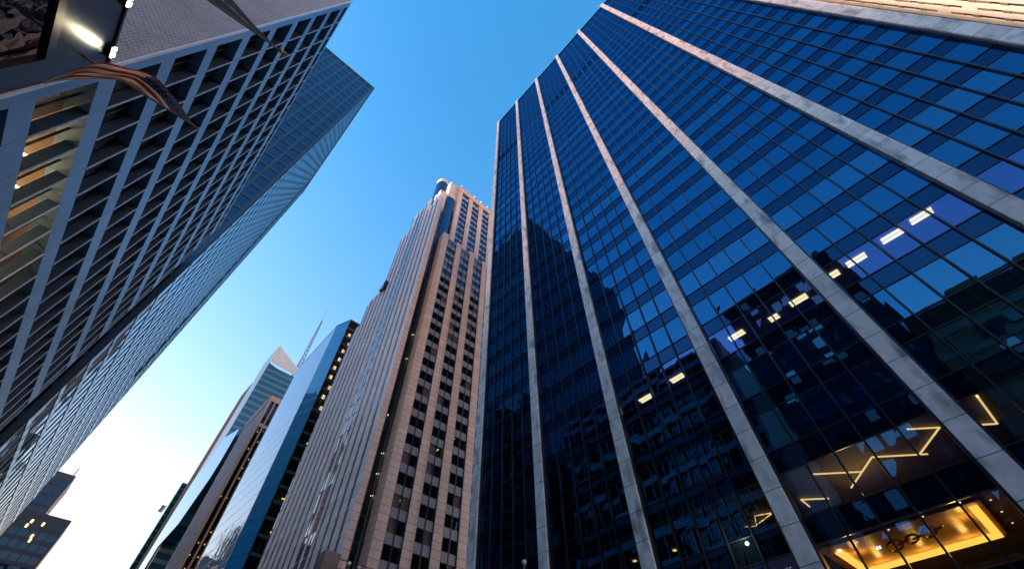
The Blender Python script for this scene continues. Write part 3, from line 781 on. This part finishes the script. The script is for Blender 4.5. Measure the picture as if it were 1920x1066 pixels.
ztip = (CAM + ray(609.2, 577)*(272/ray(609.2, 577).y)).z; zmid = (CAM + ray(597, 598.5)*(272/ray(597, 598.5).y)).z; zb0 = c0.z-10
for k in range(3):
    a = 2*math.pi*k/3; sp2.tube(mast(zb0)+Vector((math.cos(a)*1.7, math.sin(a)*1.7, 0)), mast(zmid)+Vector((math.cos(a)*.5, math.sin(a)*.5, 0)), .26, 5)
for i in range(15):
    t = i/14; z = zb0+(zmid-zb0)*t; r = 1.7+(.5-1.7)*t
    for k in range(3):
        a = 2*math.pi*k/3; b = 2*math.pi*(k+1)/3; t2 = min(1, (i+1)/14); z2 = zb0+(zmid-zb0)*t2; r2 = 1.7-1.2*t2
        sp2.tube(mast(z)+Vector((math.cos(a)*r, math.sin(a)*r, 0)), mast(z)+Vector((math.cos(b)*r, math.sin(b)*r, 0)), .17, 4)
        sp2.tube(mast(z)+Vector((math.cos(a)*r, math.sin(a)*r, 0)), mast(z2)+Vector((math.cos(b)*r2, math.sin(b)*r2, 0)), .14, 4)
sp2.tube(mast(zmid-2), mast(ztip), .3, 6, .1)
sp2.build('spire', pmat('spire_steel', (.16, .20, .22), .5, .2), B)
W.done()

# ================================================================== 11. green glass tower
B = thing('green_glass_tower', 'dark green glass tower farthest down the avenue beside the pale sky', 'building')
GG = glass('green_glass', (.2, .75, .6), 1.9, back=(.0, .05, .045), wav=.05, wscale=.4)
W = Windows(B); YG, ZG = 328, 139.5
fm = MB(); z = 4
while z < ZG-3:
    fm.box(26.8, 44, YG-.05, YG+.2, z, z+1.0)
    for i in range(8): W.y(YG, 26.9+2.1*i, 26.9+2.1*(i+1)-.15, z+1, z+4, GG)
    z += 4
fm.build('spandrel_band', pmat('green_band', (.02, .09, .085), .3, .3), B); W.done()
mb = MB(); mb.box(27, 60, YG+.4, 368, 0, ZG-1); mb.build('core_wall', INNER, B)
mb = MB(); mb.box(26.75, 27, YG-.1, 366, 0, ZG); mb.build('side_glass', CG, B)
mb = MB(); mb.box(26.75, 60, YG-.12, YG+.4, ZG-1, ZG+.3); mb.build('roof', GRID, B)
for i in range(6):
    z = 4*rr.randrange(12, 30); x = 27.5+rr.random()*6; mb = MB(); mb.box(x, x+1.6, YG-.12, YG-.06, z+1.6, z+2.2); mb.build('lit_window', LAMP2, B)
mb = MB(); mb.box(25.6, 26.7, 352, 360, 133, 134.5); mb.build('window_cleaning_cradle', BLK, B)

# ================================================================== 12. stepped dark tower, lower left
B = thing('stepped_dark_tower', 'stepped dark blue tower with a few lit windows at the lower left', 'building')
DG = glass('dusk_glass', (.35, .65, 1), 1.55, back=(.004, .02, .06), wav=.06, wscale=.25)
DM = pmat('slate_band', (.035, .045, .07), .5)
YL = 372.0
c1 = W3(135.3, 975.6, YL); c2 = W3(143.5, 891.6, YL); XR1, ZR1 = c1[0], c1[2]; XR2, ZR2 = c2[0], c2[2]
W = Windows(B); fm = MB(); z = ZR1-7
while z > 60:
    fm.box(XR1-60, XR1, YL-.1, YL+.3, z-2.0, z)
    for i in range(12): W.y(YL, XR1-1-4.4*(i+1)+.5, XR1-1-4.4*i, z-5.6, z-2.0, DG)
    z -= 5.6
z = ZR2-4
while z > ZR1:
    for i in range(7): W.y(YL+.1, XR2-1-4.4*(i+1)+.5, XR2-1-4.4*i, z-3.6, z, DG)
    z -= 5.6
fm.build('spandrel_band', DM, B); W.done()
mb = MB(); mb.box(XR1-70, XR1, YL+.31, YL+30, 0, ZR1); mb.box(XR2-60, XR2, YL+.31, YL+29, ZR1, ZR2); mb.box(XR1-60, XR1, YL-.08, YL+.31, ZR1-7, ZR1-.02); mb.build('wall', DM, B)
mb = MB(); mb.tube((XR1-1, YL+.5, ZR1+1.6), (XR1-22, YL+.5, ZR1+1.6), .12, 4)
for i in range(9): mb.tube((XR1-1-2.6*i, YL+.5, ZR1), (XR1-1-2.6*i, YL+.5, ZR1+1.6), .1, 4)
mb.build('railing', BLK, B)
ax, _, az = W3(149, 877, YL+2); mb = MB(); mb.tube((ax, YL+2, ZR2-.1), (ax, YL+2, az), .35, 6); mb.build('antenna', BLK, B)
for px, py in [(60,976),(81,982),(60,1004),(56,1012),(50,984)]:
    p = W3(px, py, YL-.15); mb = MB(); mb.box(p[0]-.5, p[0]+.5, p[1]-.05, p[1]+.05, p[2]-.9, p[2]+.9); mb.build('lit_window', LAMP2, B)

# ================================================================== 13. sunlit cream tower past the marble one
B = thing('sunlit_cream_tower', 'cream stone tower in full low sun past the last marble pillar', 'building')
CREAM = pmat('cream_stone', (.46, .38, .31), .7, noise=.05)
SG = glass('bronze_glass', (.8, .6, .45), 1.5, back=(.02, .014, .01))
BLIND = pmat('window_blind', (.13, .08, .045), .8)
YR = -30.0; W = Windows(B); pm = MB(); bl = MB()
for i in range(38):
    x = 29+.95*i; pm.box(x, x+.55, YR-.6, YR, 0, 170)
    z = 30
    while z < 168:
        if rr.random() < .55: bl.box(x+.55, x+.95, YR-.16, YR-.06, z, z+1.7)
        else: W.y(YR-.1, x+.55, x+.95, z, z+1.7, SG)
        pm.box(x+.55, x+.95, YR-.12, YR-.02, z+1.7, z+3.6) if rr.random() < .12 else None
        bl.box(x+.55, x+.95, YR-.15, YR-.03, z+1.72, z+2.6); W.y(YR-.1, x+.55, x+.95, z+2.62, z+3.6, SG)
        z += 3.65
pm.build('pier', CREAM, B); bl.build('blind', BLIND, B); W.done()
mb = MB(); mb.box(27, 66, YR-40, YR-.3, 0, 169); mb.build('core_wall', CREAM, B)

# ================================================================== 14. blocks across the avenue (show in the glass), unseen slabs added to block the sun
def plain_block(name, label, x0, x1, y0, y1, z1, wallm, gm, fh=3.9, pw=2.6, face='x'):
    t = thing(name, label, 'building'); mb = MB(); mb.box(x0, x1-.15, y0+.15, y1-.15, 0, z1); mb.build('wall', wallm, t)
    g1 = MB(); b1 = MB(); z = 4
    while z < z1-2:
        b1.box(x0+.1, x1-.02, y0, y1, z, z+1.2)
        z += fh
    y = y0
    while y < y1+.01: b1.box(x1-.16, x1, y-.2, y+.2, 0, z1); y += pw*2
    b1.build('facade_grid', gm, t); return t
plain_block('rear_sun_blocker', 'tall unseen grey slab added behind the banded block to block the sun', -110, -80, 81.8, 300, 182, STONE, GREYS)  # added out of view to keep direct sun off the marble tower
plain_block('distant_sun_blocker', 'taller unseen grey slab added farther down to block the sun', -110, -80, 300.2, 415, 245, STONE, GREYS)  # second unseen slab, added to shade the side of the faceted tower
plain_block('avenue_office_block', 'glass office block behind the low polished building', -50, -25, -9, 14.1, 77, FIN, GRID)
plain_block('corner_office_block', 'brown office block farther back on the near side of the avenue', -60, -22, -80, -9.2, 52, STONE, GREYS)
t = [o for o in bpy.data.objects if o.name.startswith('avenue_office_block')][0]
aw = emis('light_patch_glow', (.55, .75, 1), .10); ag = glass('block_blue_glass', (.4, .7, 1), 2.2, back=(.01, .05, .14), wav=.03)  # first material: glowing panes that imitate patches of reflected light
W = Windows(t)
for k in range(18):
    for j in range(10):
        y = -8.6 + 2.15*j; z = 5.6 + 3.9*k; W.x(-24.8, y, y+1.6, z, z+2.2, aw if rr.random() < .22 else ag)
W.done()
t = [o for o in bpy.data.objects if o.name.startswith('corner_office_block')][0]
W = Windows(t)
for k in range(11):
    for j in range(20):
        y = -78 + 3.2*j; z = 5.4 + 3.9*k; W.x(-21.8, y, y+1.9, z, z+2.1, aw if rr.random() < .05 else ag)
W.done()
print('objects', len(bpy.data.objects))
